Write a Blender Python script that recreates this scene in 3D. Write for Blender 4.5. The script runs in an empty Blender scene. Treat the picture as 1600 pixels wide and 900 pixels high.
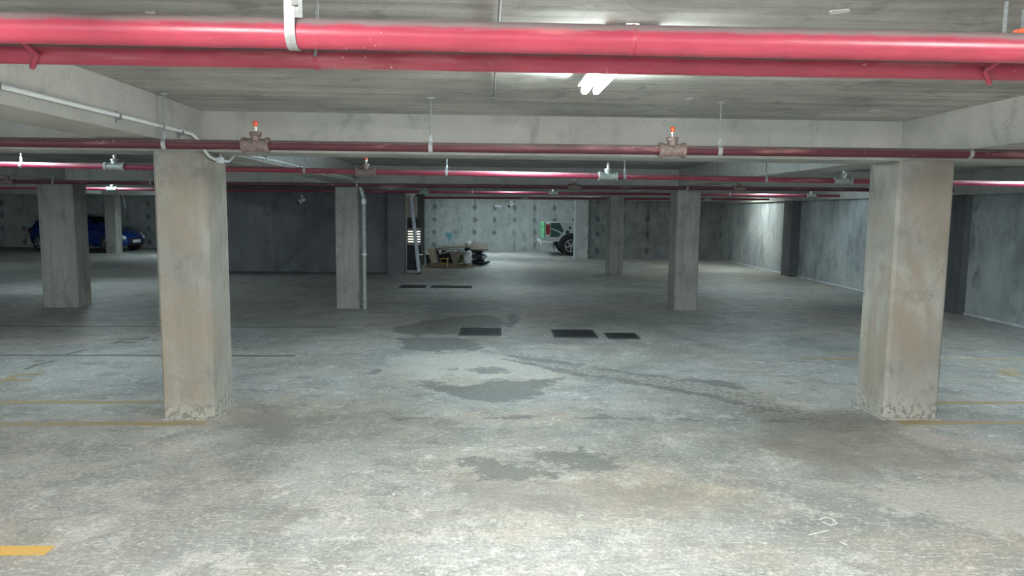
import bpy, bmesh, math, random
import numpy as np
from mathutils import Vector, Matrix
random.seed(7)
C = bpy.context.scene.collection
PI = math.pi

# ------------------------------------------------------------------ camera (fitted from the photograph's vanishing points)
FPX, PITCH, YAW, ROLL, EYE = 1140.4, 0.104747, 0.038368, -0.010347, 1.75
def cam_axes():
    cy, sy, cp, sp = math.cos(YAW), math.sin(YAW), math.cos(PITCH), math.sin(PITCH)
    F = Vector((sy*cp, cy*cp, -sp)); R = Vector((cy, -sy, 0)); D = -R.cross(F)
    cr, sr = math.cos(ROLL), math.sin(ROLL)
    return cr*R + sr*D, -sr*R + cr*D, F
RX, DN, FW = cam_axes()
def ray(x, y): return FW + RX*((x-800)/FPX) + DN*((y-450)/FPX)
def onz(x, y, z=0.0):
    d = ray(x, y); return d*((z-EYE)/d.z) + Vector((0, 0, EYE))
def ony(x, y, Y):
    d = ray(x, y); return d*(Y/d.y) + Vector((0, 0, EYE))

# ------------------------------------------------------------------ mesh builder
class MB:
    def __init__(self): self.bm = bmesh.new()
    def _new(self, fn):
        n = len(self.bm.verts); fn(); self.bm.verts.ensure_lookup_table(); return self.bm.verts[n:]
    def box(self, x0, x1, y0, y1, z0, z1, rot=None, at=None):
        vs = [self.bm.verts.new((x, y, z)) for x in (x0, x1) for y in (y0, y1) for z in (z0, z1)]
        for f in ((0,1,3,2),(4,6,7,5),(0,4,5,1),(2,3,7,6),(0,2,6,4),(1,5,7,3)):
            self.bm.faces.new([vs[i] for i in f])
        if rot is not None:
            M = rot.to_4x4()
            if at is not None: M = Matrix.Translation(at) @ M
            for v in vs: v.co = M @ v.co
        return vs
    def chamfer_box(self, x0, x1, y0, y1, z0, z1, c):
        pts = [(x0+c,y0),(x1-c,y0),(x1,y0+c),(x1,y1-c),(x1-c,y1),(x0+c,y1),(x0,y1-c),(x0,y0+c)]
        self.prism(pts, z0, z1)
    def prism(self, pts, z0, z1, axis='z'):
        def P(p, t):
            return {'z': (p[0], p[1], t), 'y': (p[0], t, p[1]), 'x': (t, p[0], p[1])}[axis]
        a = [self.bm.verts.new(P(p, z0)) for p in pts]; b = [self.bm.verts.new(P(p, z1)) for p in pts]
        n = len(pts)
        self.bm.faces.new(a[::-1]); self.bm.faces.new(b)
        for i in range(n): self.bm.faces.new((a[i], a[(i+1) % n], b[(i+1) % n], b[i]))
        return a + b
    def tube(self, pts, r, seg=16, cap=True, radii=None):
        pts = [Vector(p) for p in pts]; rings = []
        up = None
        for i, p in enumerate(pts):
            if i == 0: t = pts[1]-p
            elif i == len(pts)-1: t = p-pts[i-1]
            else: t = (pts[i+1]-p).normalized() + (p-pts[i-1]).normalized()
            t.normalize()
            if up is None: up = Vector((0,0,1)) if abs(t.z) < .9 else Vector((0,1,0))
            u = up.cross(t); u.normalize(); w = t.cross(u); up = w
            rr = radii[i] if radii else r
            rings.append([self.bm.verts.new(p + (u*math.cos(a)+w*math.sin(a))*rr) for a in [2*PI*k/seg for k in range(seg)]])
        for A, B in zip(rings, rings[1:]):
            for k in range(seg): self.bm.faces.new((A[k], A[(k+1) % seg], B[(k+1) % seg], B[k]))
        if cap: self.bm.faces.new(rings[0][::-1]); self.bm.faces.new(rings[-1])
    def lathe(self, prof, at=(0,0,0), axis='z', seg=20, cap=True):
        rings = []
        at = Vector(at)
        for (r, h) in prof:
            ring = []
            for k in range(seg):
                a = 2*PI*k/seg; c, s = r*math.cos(a), r*math.sin(a)
                v = {'z': (c, s, h), 'y': (c, h, s), 'x': (h, c, s)}[axis]
                ring.append(self.bm.verts.new(at + Vector(v)))
            rings.append(ring)
        for A, B in zip(rings, rings[1:]):
            for k in range(seg): self.bm.faces.new((A[k], A[(k+1) % seg], B[(k+1) % seg], B[k]))
        if cap: self.bm.faces.new(rings[0][::-1]); self.bm.faces.new(rings[-1])
    def band(self, c, axis, r0, r1, w, a0=0, a1=2*PI, seg=24):
        """flat strap of inner radius r0, outer r1, width w around axis 'x' through c, from angle a0 to a1 (0 = towards +y, pi/2 = up)"""
        c = Vector(c); full = abs(a1-a0) > 2*PI-.01
        n = seg + (0 if full else 1); rings = []
        for k in range(n):
            a = a0 + (a1-a0)*k/seg
            ring = []
            for (r, h) in ((r0,-w/2),(r1,-w/2),(r1,w/2),(r0,w/2)):
                ring.append(self.bm.verts.new(c + Vector((h, r*math.cos(a), r*math.sin(a)))))
            rings.append(ring)
        pairs = list(zip(rings, rings[1:])) + ([(rings[-1], rings[0])] if full else [])
        for A, B in pairs:
            for k in range(4): self.bm.faces.new((A[k], A[(k+1) % 4], B[(k+1) % 4], B[k]))
        if not full: self.bm.faces.new(rings[0][::-1]); self.bm.faces.new(rings[-1])
    def ball(self, c, rx, ry, rz, seg=14, noise=0.0, seed=0):
        vs = bmesh.ops.create_uvsphere(self.bm, u_segments=seg, v_segments=max(6, seg*2//3), radius=1)['verts']
        rnd = random.Random(seed); ph = [rnd.uniform(0, 6) for _ in range(6)]
        for v in vs:
            n = v.co.copy()
            k = 1 + noise*(math.sin(5*n.x+ph[0])*math.cos(4*n.y+ph[1]) + .6*math.sin(9*n.z+ph[2]+3*n.x) + .4*math.sin(13*n.y+ph[3]))
            v.co = Vector(c) + Vector((n.x*rx*k, n.y*ry*k, n.z*rz*k))
    def build(self, name, mat, parent=None, smooth=False, bevel=0, offset=None):
        bmesh.ops.recalc_face_normals(self.bm, faces=self.bm.faces)
        if bevel:
            bmesh.ops.bevel(self.bm, geom=[e for e in self.bm.edges if len(e.link_faces) == 2 and e.calc_face_angle(0) > .6],
                            offset=bevel, segments=2, affect='EDGES', profile=.6)
        me = bpy.data.meshes.new(name); self.bm.to_mesh(me); self.bm.free()
        if smooth:
            for p in me.polygons: p.use_smooth = True
            try: me.set_sharp_from_angle(angle=math.radians(40))
            except Exception: pass
        o = bpy.data.objects.new(name, me); me.materials.append(mat); C.objects.link(o)
        if parent: o.parent = parent
        return o

def tag(o, label=None, cat=None, group=None, kind=None):
    if label: o['label'] = label
    if cat: o['category'] = cat
    if group: o['group'] = group
    if kind: o['kind'] = kind
    return o
def thing(name, label, cat, loc=(0,0,0), rotz=0, group=None):
    o = bpy.data.objects.new(name, None); C.objects.link(o)
    o.location = loc; o.rotation_euler = (0, 0, rotz); o.empty_display_size = .1
    return tag(o, label, cat, group, 'thing')
def struct(o): o['kind'] = 'structure'; return o

# ------------------------------------------------------------------ materials
class NT:
    def __init__(self, name):
        self.m = bpy.data.materials.new(name); self.m.use_nodes = True
        self.t = self.m.node_tree; self.t.nodes.clear()
        self.out = self.n('ShaderNodeOutputMaterial'); self.b = self.n('ShaderNodeBsdfPrincipled')
        self.l(self.b.outputs[0], self.out.inputs[0])
    def n(self, k): return self.t.nodes.new(k)
    def l(self, a, b): self.t.links.new(a, b)
    def put(self, sock, v):
        if isinstance(v, bpy.types.NodeSocket): self.l(v, sock)
        else: sock.default_value = v
    def math(self, op, a, b=0.0, c=0.0, clamp=False):
        n = self.n('ShaderNodeMath'); n.operation = op; n.use_clamp = clamp
        self.put(n.inputs[0], a); self.put(n.inputs[1], b); self.put(n.inputs[2], c); return n.outputs[0]
    def pos(self, rnd=False):
        tc = self.n('ShaderNodeTexCoord'); o = tc.outputs['Object']
        if rnd:
            oi = self.n('ShaderNodeObjectInfo'); v = self.n('ShaderNodeVectorMath'); v.operation = 'ADD'
            s = self.math('MULTIPLY', oi.outputs['Random'], 37.0); cmb = self.n('ShaderNodeCombineXYZ')
            for i in range(3): self.l(s, cmb.inputs[i])
            self.l(o, v.inputs[0]); self.l(cmb.outputs[0], v.inputs[1]); o = v.outputs[0]
        return o
    def mapped(self, vec, scale, rotz=0):
        m = self.n('ShaderNodeMapping'); m.inputs['Scale'].default_value = scale; m.inputs['Rotation'].default_value = (0, 0, rotz)
        self.l(vec, m.inputs[0]); return m.outputs[0]
    def noise(self, vec, scale, detail=4, rough=.55, dist=0):
        n = self.n('ShaderNodeTexNoise'); self.l(vec, n.inputs['Vector'])
        n.inputs['Scale'].default_value = scale; n.inputs['Detail'].default_value = detail
        n.inputs['Roughness'].default_value = rough; n.inputs['Distortion'].default_value = dist
        return n.outputs['Fac']
    def ramp(self, f, a, b, lo=0.0, hi=1.0):
        n = self.n('ShaderNodeMapRange'); n.interpolation_type = 'SMOOTHSTEP'
        self.put(n.inputs[0], f); n.inputs[1].default_value = a; n.inputs[2].default_value = b
        n.inputs[3].default_value = lo; n.inputs[4].default_value = hi; return n.outputs[0]
    def mix(self, f, a, b, mode='MIX'):
        n = self.n('ShaderNodeMix'); n.data_type = 'RGBA'; n.blend_type = mode
        self.put(n.inputs[0], f)
        for s, v in ((n.inputs[6], a), (n.inputs[7], b)):
            if isinstance(v, tuple): v = (*v, 1) if len(v) == 3 else v
            self.put(s, v)
        return n.outputs[2]
    def bump(self, h, strength, dist=.01):
        n = self.n('ShaderNodeBump'); self.put(n.inputs['Height'], h); n.inputs['Strength'].default_value = strength
        n.inputs['Distance'].default_value = dist; self.l(n.outputs[0], self.b.inputs['Normal'])
    def col(self, c): self.put(self.b.inputs['Base Color'], c if not isinstance(c, tuple) else (*c, 1))
    def rough(self, r): self.put(self.b.inputs['Roughness'], r)

def simple(name, col, rough=.6, metal=0, var=.18, scale=9, bump=.0, spec=.5, rnd=True):
    t = NT(name); p = t.pos(rnd)
    f = t.noise(p, scale, 5, .6)
    d = tuple(c*(1-var) for c in col); u = tuple(min(1, c*(1+var)) for c in col)
    t.col(t.mix(t.ramp(f, .3, .7), d, u)); t.rough(rough); t.b.inputs['Metallic'].default_value = metal
    t.b.inputs['Specular IOR Level'].default_value = spec
    if bump: t.bump(f, bump)
    return t.m

def concrete(name, dark, mid, light, grain=(1,1,.12), gs=6, big=1.3, pits=True, streak=.5, rough=.85, bump=.35, rnd=True, holes=None, foot=False, warm=None):
    """cast concrete: cloudy patches, directional formwork grain, pits, optional tie-hole grid"""
    t = NT(name); p = t.pos(rnd)
    a = t.noise(p, big, 5, .6, .4); c = t.mix(t.ramp(a, .32, .68), mid, light)
    a2 = t.noise(t.mapped(p, (1.7, 1.7, 1.1)), big*1.9, 5, .65, .8); c = t.mix(t.ramp(a2, .5, .72, 0, .75), c, dark)
    if warm:
        a3 = t.noise(t.mapped(p, (.8, .8, .5)), big*1.4, 4, .6, .5); c = t.mix(t.ramp(a3, .45, .6, 0, .85), c, warm)
    g = t.noise(t.mapped(p, grain), gs, 6, .7); c = t.mix(t.ramp(g, .38, .75, 0, streak), c, dark)
    g2 = t.noise(t.mapped(p, grain), gs*2.7, 4, .7); c = t.mix(t.ramp(g2, .58, .72, 0, streak*.6), c, light)
    fine = t.noise(p, 60, 3, .7); c = t.mix(t.ramp(fine, .3, .7, .25, 0), c, dark)
    h = t.math('ADD', t.math('MULTIPLY', g, .6), t.math('MULTIPLY', fine, .3))
    if pits:
        v = t.n('ShaderNodeTexVoronoi'); t.l(p, v.inputs['Vector']); v.inputs['Scale'].default_value = 16
        pm = t.math('MULTIPLY', t.ramp(v.outputs['Distance'], .05, .13, 1, 0), t.ramp(t.noise(p, 3, 2), .52, .6))
        c = t.mix(t.math('MULTIPLY', pm, .6), c, tuple(k*.35 for k in dark)); h = t.math('SUBTRACT', h, pm)
    if foot:
        s = t.n('ShaderNodeSeparateXYZ'); tc = t.n('ShaderNodeTexCoord'); t.l(tc.outputs['Object'], s.inputs[0])
        zz = t.math('ADD', s.outputs[2], t.math('MULTIPLY', t.noise(p, 5, 3), .25))
        lowm = t.ramp(zz, .18, .36, 1, 0)
        sp = t.ramp(t.noise(p, 26, 3, .6), .50, .6)
        c = t.mix(t.math('MULTIPLY', lowm, .7), c, light); c = t.mix(t.math('MULTIPLY', t.math('MULTIPLY', lowm, sp), .55), c, tuple(k*.5 for k in dark))
        h = t.math('ADD', h, t.math('MULTIPLY', t.math('MULTIPLY', lowm, sp), -.8))
    if holes:
        ax, sx, sz = holes
        s = t.n('ShaderNodeSeparateXYZ'); tc = t.n('ShaderNodeTexCoord'); t.l(tc.outputs['Object'], s.inputs[0])
        u = t.math('SUBTRACT', t.math('FRACT', t.math('DIVIDE', s.outputs[ax], sx)), .5)
        w = t.math('SUBTRACT', t.math('FRACT', t.math('DIVIDE', t.math('ADD', s.outputs[2], .02), sz)), .5)
        du = t.math('MULTIPLY', u, sx); dw = t.math('MULTIPLY', w, sz)
        wob = t.math('MULTIPLY', t.math('SUBTRACT', t.noise(p, 7, 4, .7), .5), .16)
        d = t.math('ADD', t.math('SQRT', t.math('ADD', t.math('MULTIPLY', du, du), t.math('MULTIPLY', t.math('MULTIPLY', dw, dw), .45))), wob)
        blot = t.ramp(d, .045, .12, .75, 0)
        on = t.ramp(t.noise(p, 1.1, 2), .38, .5)
        c = t.mix(t.math('MULTIPLY', blot, on), c, tuple(k*.55 for k in dark))
        run = t.math('MULTIPLY', t.ramp(t.math('ADD', t.math('ABSOLUTE', du), wob), .0, .06, 1, 0), t.ramp(t.noise(t.mapped(p, (2,2,.25)), 3, 4), .45, .6, 0, .6))
        c = t.mix(run, c, tuple(k*.7 for k in dark))
    t.col(c); t.rough(rough); t.bump(h, bump, .008); t.b.inputs['Specular IOR Level'].default_value = .3
    return t.m

M = {}
M['column'] = concrete('column_concrete', (.20,.19,.17), (.315,.30,.265), (.45,.435,.39), grain=(1,1,.12), gs=7, foot=True, streak=.4, warm=(.335,.285,.225), big=1.6)
M['column_far'] = concrete('column_concrete_grey', (.17,.165,.15), (.29,.28,.25), (.40,.39,.35), grain=(1,1,.06), gs=9, streak=.6)
M['beam'] = concrete('beam_concrete', (.28,.28,.262), (.385,.383,.36), (.48,.478,.45), grain=(.25,.25,.5), gs=4, streak=.25, rnd=False)
M['ceiling'] = concrete('ceiling_concrete', (.20,.202,.192), (.385,.387,.363), (.56,.56,.525), grain=(.05,1,1), gs=9, streak=.85, pits=False, big=1.1, rnd=False)
M['wall_back'] = concrete('wall_concrete_tied', (.20,.21,.205), (.40,.42,.41), (.52,.54,.52), grain=(1,1,.2), gs=3, streak=.28, holes=(0,.88,.55), rnd=False)
M['wall_darker'] = concrete('wall_concrete_darker', (.09,.095,.095), (.20,.21,.21), (.29,.305,.30), grain=(1,1,.2), gs=3, streak=.35, holes=(0,.95,.62), rnd=False)  # darker variant of the tied wall concrete
M['wall_side'] = concrete('wall_concrete_side', (.17,.185,.19), (.34,.368,.375), (.53,.565,.56), grain=(1,1,.4), gs=1.6, streak=.7, big=.75, rnd=False)
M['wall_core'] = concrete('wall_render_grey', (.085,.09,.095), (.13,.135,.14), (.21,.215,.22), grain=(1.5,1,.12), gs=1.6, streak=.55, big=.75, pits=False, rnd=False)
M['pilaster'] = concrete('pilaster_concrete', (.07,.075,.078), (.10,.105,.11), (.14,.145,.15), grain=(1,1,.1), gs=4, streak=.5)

def pipe_mat(name, red, dusty=.9, base_rough=.34):
    t = NT(name); p = t.pos(False)
    f = t.noise(p, 5, 5, .6); c = t.mix(t.ramp(f, .3, .7), tuple(k*.8 for k in red), red)
    ch = t.noise(t.mapped(p, (1,1,1)), 38, 3, .6); sel = t.noise(p, 2.2, 3)
    chip = t.math('MULTIPLY', t.ramp(ch, .68, .70), t.ramp(sel, .48, .6)); c = t.mix(t.math('MULTIPLY', chip, .8), c, (.75,.66,.62))
    scuff = t.ramp(t.noise(t.mapped(p, (.5,4,4)), 3, 4, .6), .56, .7, 0, .35); c = t.mix(scuff, c, (.62,.30,.28))
    g = t.n('ShaderNodeNewGeometry'); s = t.n('ShaderNodeSeparateXYZ'); t.l(g.outputs['Normal'], s.inputs[0])
    nz = t.math('ADD', s.outputs[2], t.math('MULTIPLY', t.math('SUBTRACT', t.noise(p, 12, 4), .5), .5))
    dust = t.ramp(nz, .22, .62, 0, dusty); c = t.mix(dust, c, (.215,.195,.195))
    t.col(c); t.rough(t.math('ADD', base_rough, t.math('MULTIPLY', dust, .5))); t.bump(ch, .05)
    return t.m
M['pipe'] = pipe_mat('red_pipe_paint', (.44,.055,.095))
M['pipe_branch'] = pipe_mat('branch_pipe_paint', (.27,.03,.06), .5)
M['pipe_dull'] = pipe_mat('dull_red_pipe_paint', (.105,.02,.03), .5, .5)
M['galv'] = simple('galvanised_steel', (.40,.42,.42), .5, .35, .2, 25)
M['rod'] = simple('grey_threaded_steel', (.22,.235,.245), .6, .1, .2, 40)
M['tee'] = simple('dusty_cast_fitting', (.23,.165,.15), .65, .1, .3, 30, .2)
M['tee_pale'] = simple('pale_cast_fitting', (.34,.36,.345), .5, .3, .25, 30, .2)
M['orange'] = simple('orange_red_cap', (.78,.13,.05), .4, 0, .2, 30)
M['brass'] = simple('pale_metal', (.66,.66,.63), .35, .5, .1, 30)
M['conduit'] = simple('white_conduit_plastic', (.74,.77,.78), .38, 0, .07, 6)
M['conduit_grey'] = simple('grey_conduit_metal', (.19,.20,.205), .7, 0, .15, 10)
M['fixture'] = simple('white_enamel', (.78,.80,.78), .4, 0, .05, 6)
M['black'] = simple('black_plastic', (.025,.027,.03), .5, 0, .3, 12)
M['grate'] = simple('dark_cast_iron', (.035,.042,.045), .55, .4, .35, 30, .2)
M['grate_frame'] = simple('rusty_dark_steel', (.09,.09,.085), .7, .2, .4, 20, .2)
M['pit'] = simple('pit_black', (.012,.013,.014), .9)
M['alu'] = simple('aluminium', (.66,.70,.78), .5, .0, .08, 14)
M['tyre'] = simple('tyre_rubber', (.022,.023,.025), .75, 0, .3, 20)
M['rim'] = simple('alloy_rim', (.42,.43,.44), .4, .5, .1, 10)
M['glass'] = simple('dark_car_glass', (.012,.016,.02), .08, 0, .1, 3, spec=.8)
M['car_blue'] = simple('blue_car_paint', (.010,.035,.20), .25, .25, .1, 3, spec=.8)
M['truck_white'] = simple('white_truck_paint', (.62,.64,.63), .3, 0, .05, 3)
M['truck_green'] = simple('dark_green_livery', (.025,.085,.062), .35, 0, .12, 6)
M['truck_green_light'] = simple('bright_green_tailgate', (.10,.38,.17), .35, 0, .12, 6)
M['lamp_red_dark'] = simple('dark_red_lens', (.09,.008,.01), .3, 0, .2, 20)
M['lamp_red'] = simple('red_lamp_lens', (.35,.02,.02), .2, 0, .2, 20)
M['lamp_clear'] = simple('clear_lamp_lens', (.9,.94,.96), .25, .1, .05, 20)
M['chrome'] = simple('bright_trim', (.7,.72,.74), .2, .8, .05, 10)
M['plate'] = simple('white_number_plate', (.80,.82,.82), .45, 0, .1, 60)
M['paint_y'] = simple('x', (.5,.4,.2), .6)
M['steel_dark'] = simple('dark_painted_steel', (.028,.033,.040), .5, .2, .3, 9)
M['slat'] = simple('glow_slat', (.92,.90,.83), .5, 0, .08, 12)
_b = [n for n in M['slat'].node_tree.nodes if n.type == 'BSDF_PRINCIPLED'][0]; _b.inputs['Emission Color'].default_value = (1,.97,.86,1); _b.inputs['Emission Strength'].default_value = .26  # glow added to the pale slats; no light source behind them
M['board_pale'] = simple('pale_board', (.50,.46,.40), .7, 0, .2, 5, .1)
M['sign'] = simple('pale_sign_plate', (.72,.72,.78), .5, 0, .1, 20)
M['putty'] = simple('pale_filler', (.60,.61,.57), .8, 0, .12, 30, .1)
M['trim'] = simple('white_base_trim', (.62,.66,.68), .55, 0, .2, 4)
def wood(name, a, b):
    t = NT(name); p = t.pos(True)
    w = t.noise(t.mapped(p, (1.2, 14, 14)), 3, 5, .6, .6)
    t.col(t.mix(t.ramp(w, .35, .65), a, b)); t.rough(.75); t.bump(w, .2); return t.m
M['wood'] = wood('weathered_plank', (.20,.145,.095), (.40,.31,.22))
M['wood_pale'] = wood('pale_plank', (.42,.36,.26), (.60,.54,.42))
M['wood_pink'] = wood('brown_board', (.15,.115,.10), (.24,.19,.165))
M['bag_black'] = simple('black_plastic_bag', (.018,.02,.026), .28, 0, .4, 14, .4)
M['bag_white'] = simple('white_plastic_bag', (.78,.80,.80), .4, 0, .1, 14, .3)
M['card'] = simple('brown_cardboard', (.27,.22,.19), .85, 0, .2, 10)
M['yellow'] = simple('yellow_plastic', (.45,.31,.045), .5, 0, .2, 10)
M['foliage'] = simple('green_sacking', (.10,.13,.055), .8, 0, .4, 16, .3)
M['cloth_dark'] = simple('dark_navy_cloth', (.03,.033,.05), .9, 0, .4, 14, .4)
M['cloth_grey'] = simple('grey_green_sack', (.30,.34,.30), .8, 0, .25, 14, .3)
M['bin'] = simple('dark_green_bucket', (.05,.075,.065), .5, 0, .2, 10)

def line_paint(name, col, wear):
    t = NT(name); p = t.pos(False)
    w = t.noise(t.mapped(p, (1, 1.6, 1)), 9, 6, .72); w2 = t.noise(p, 1.1, 3)
    m = t.ramp(t.math('ADD', w, t.math('MULTIPLY', t.math('SUBTRACT', w2, .5), .5)), wear-.06, wear+.10)
    t.col(t.mix(m, col, (.30,.30,.275))); t.rough(.6); t.bump(w, .1); return t.m
M['line_bright'] = line_paint('yellow_line_paint', (.62,.37,.075), .62)
M['line_worn'] = line_paint('worn_yellow_line_paint', (.40,.29,.14), .58)
M['line_dark'] = line_paint('dirty_line_paint', (.17,.155,.12), .62)

def tube_mat(name, e, col=(.86, 1.0, .95)):
    t = NT(name); t.col((.9,.95,.93))
    t.b.inputs['Emission Color'].default_value = (*col, 1); t.b.inputs['Emission Strength'].default_value = e
    return t.m

# ------------------------------------------------------------------ FLOOR: dense grid carrying stain outlines as attributes
Z_C, Z_B = 2.52, 2.20                     # slab soffit, beam soffit
FX0, FX1, FY0, FY1 = -22.0, 9.6, -8.0, 32.4
def floor_material():
    t = NT('floor_concrete'); p = t.pos(False)
    def attr(n):
        a = t.n('ShaderNodeAttribute'); a.attribute_name = n; return a.outputs['Fac']
    big = t.noise(p, .42, 5, .62, .5); c = t.mix(t.ramp(big, .34, .66), (.23,.238,.232), (.475,.48,.463))
    wrm = t.noise(t.mapped(p, (.55,.9,1)), .7, 5, .65, .2)
    c = t.mix(t.math('MULTIPLY', t.ramp(wrm, .42, .62, 0, .9), t.ramp(t.noise(p, .21, 2), .40, .56, .45, 1)), c, (.475,.395,.315))
    med = t.noise(t.mapped(p, (1,1.25,1)), 2.2, 8, .78, .2); c = t.mix(t.ramp(med, .46, .62, 0, .65), c, (.20,.204,.193))
    med2 = t.noise(t.mapped(p, (.9,.8,1), .7), 3.1, 9, .82, .1); c = t.mix(t.ramp(med2, .53, .60, 0, .6), c, (.58,.58,.555))
    for rz, sc, th in ((.5, (1.0,26,1), .60), (-.35, (1.0,30,1), .61), (1.25, (1.0,28,1), .62)):
        sn = t.noise(t.mapped(p, sc, rz), 3.0, 6, .72, .1)
        c = t.mix(t.ramp(sn, th-.01, th+.02, 0, .6), c, (.66,.66,.62) if rz > 0 else (.14,.14,.132))
    fine = t.noise(p, 44, 6, .8); c = t.mix(t.ramp(fine, .38, .54, .6, 0), c, (.16,.16,.15))
    fine2 = t.noise(t.mapped(p, (1,1.3,1), .3), 26, 7, .82, 0); c = t.mix(t.ramp(fine2, .54, .60, 0, .65), c, (.63,.625,.59))
    flk = t.noise(p, 6, 9, .85, 0); c = t.mix(t.math('MULTIPLY', t.ramp(flk, .565, .595, 0, .85), t.ramp(big, .40, .55)), c, (.68,.68,.65))
    speck = t.noise(p, 21, 4, .65); c = t.mix(t.ramp(speck, .68, .71, 0, .7), c, (.085,.085,.08))
    edge = t.math('ADD', t.math('MULTIPLY', t.math('SUBTRACT', t.noise(p, 2.3, 9, .8), .5), 1.7), t.math('MULTIPLY', t.math('SUBTRACT', t.noise(t.mapped(p, (1,2.2,1)), 16, 6, .8), .5), .55))
    pale = t.ramp(t.math('ADD', attr('pale'), edge), -.06, .10); c = t.mix(t.math('MULTIPLY', pale, .6), c, (.52,.50,.45))
    c = t.mix(t.math('MULTIPLY', pale, t.ramp(fine2, .40, .56, .45, 0)), c, (.25,.24,.21))
    tr = t.ramp(t.math('ADD', attr('trench'), t.math('MULTIPLY', edge, .12)), -.03, .03); c = t.mix(t.math('MULTIPLY', tr, .7), c, (.36,.345,.315))
    c = t.mix(t.math('MULTIPLY', tr, t.ramp(speck, .48, .56, 0, .75)), c, (.15,.14,.125))
    dirt = t.ramp(t.math('ADD', attr('dirt'), t.math('MULTIPLY', edge, .8)), -.15, .25); c = t.mix(t.math('MULTIPLY', dirt, .55), c, (.19,.172,.15))
    st = t.ramp(t.math('ADD', attr('stain'), edge), -.012, .022)
    c = t.mix(t.math('MULTIPLY', st, .80), c, t.mix(t.ramp(t.math('ADD', t.math('MULTIPLY', med, .5), t.math('MULTIPLY', fine, .5)), .38, .58), (.085,.088,.083), (.175,.178,.168)))
    t.col(c)
    r = t.math('ADD', .46, t.math('MULTIPLY', med, .30))
    t.rough(r); t.b.inputs['Specular IOR Level'].default_value = .42
    t.bump(t.math('ADD', t.math('MULTIPLY', fine, .5), t.math('MULTIPLY', flk, .6)), .28, .006)
    return t.m

def poly_world(px): return np.array([onz(x, y)[:2] for x, y in px])
def sdist(P, poly):
    """signed distance, + inside"""
    n = len(poly); d = np.full(len(P), 1e9); ins = np.zeros(len(P), bool)
    for i in range(n):
        a = poly[i]; b = poly[(i+1) % n]; e = b-a; w = P-a
        tt = np.clip((w@e)/(e@e+1e-12), 0, 1); q = w-np.outer(tt, e); d = np.minimum(d, (q**2).sum(1))
        c1 = (a[1] <= P[:,1]) & (b[1] > P[:,1]); c2 = (a[1] > P[:,1]) & (b[1] <= P[:,1]); cr = e[0]*w[:,1]-e[1]*w[:,0]
        ins ^= (c1 & (cr > 0)) | (c2 & (cr < 0))
    return np.where(ins, 1, -1)*np.sqrt(d)
def ldist(P, pts, w):
    """w - distance to an open polyline with per-point half width"""
    best = np.full(len(P), -1e9)
    for (a, wa), (b, wb) in zip(zip(pts, w), zip(pts[1:], w[1:])):
        e = b-a; q = P-a; tt = np.clip((q@e)/(e@e), 0, 1)
        dd = np.sqrt(((q-np.outer(tt, e))**2).sum(1)); best = np.maximum(best, wa+(wb-wa)*tt-dd)
    return best
STAINS = [
 [(606,514),(640,505),(680,500),(725,494),(760,492),(785,497),(792,505),(772,512),(722,512),(715,521),(690,523),(650,524),(624,521)],
 [(622,529),(660,527),(700,527),(728,530),(742,535),(752,543),(738,547),(715,546),(690,551),(660,550),(632,546),(622,538)],
 [(655,598),(672,595),(690,598),(690,604),(715,603),(740,600),(760,596),(790,594),(822,593),(848,592),(876,591),(870,600),(857,606),(850,613),(840,618),(820,624),(790,627),(760,629),(735,623),(715,619),(700,613),(675,611),(658,605)],
 [(703,577),(740,576),(770,574),(802,577),(780,583),(750,585),(725,581)],
 [(706,714),(740,711),(768,716),(800,722),(835,728),(885,742),(840,752),(800,750),(760,747),(735,732),(715,724)],
 [(838,711),(870,705),(905,704),(938,707),(954,715),(952,728),(950,743),(925,737),(905,737),(888,724),(860,719)],
 [(674,686),(690,684),(700,687),(688,690)],
 [(795,489),(804,492),(812,502),(800,510),(790,506),(796,498)],
]
LINES = [  # (points px, half widths m): dark edges of the patched channel, small drag marks
 ([(803,556),(830,561),(870,566),(930,574),(1000,586),(1060,590)], [.03,.08,.06,.05,.04,.02]),
 ([(1040,592),(1090,594),(1140,603),(1172,611)], [.03,.10,.14,.04]),
 ([(786,561),(840,571),(900,585),(950,590),(1000,600),(1100,617),(1190,638),(1260,655)], [.02,.05,.07,.05,.05,.05,.06,.02]),
 ([(520,655),(700,653),(900,652),(1100,656),(1330,660)], [-.02,.0,.015,.015,-.02]),
 ([(560,575),(590,578),(580,583)], [.01,.03,.01]),
]
TRENCH = ([(770,534),(800,552),(850,569),(930,583),(1010,596),(1100,610),(1200,640),(1310,664)], [.10,.14,.15,.17,.19,.24,.26,.20])
PALES = [[(1292,756),(1340,754),(1410,752),(1425,746),(1520,748),(1600,752),(1720,790),(1600,830),(1500,820),(1400,790)],
         [(600,556),(720,552),(800,556),(830,566),(900,600),(870,590),(760,592),(690,590),(600,585)]]
DIRTS = [[(1120,690),(1260,680),(1430,690),(1600,715),(1560,738),(1424,742),(1402,750),(1330,752),(1296,750),(1240,728)], [(1150,640),(1370,640),(1420,690),(1600,720),(1450,740),(1290,740),(1180,690)], [(690,745),(880,740),(1180,770),(1180,800),(900,810),(700,800)],
         [(366,640),(420,634),(520,655),(420,690),(340,668)], [(420,640),(620,640),(760,660),(560,664)]]
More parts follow.
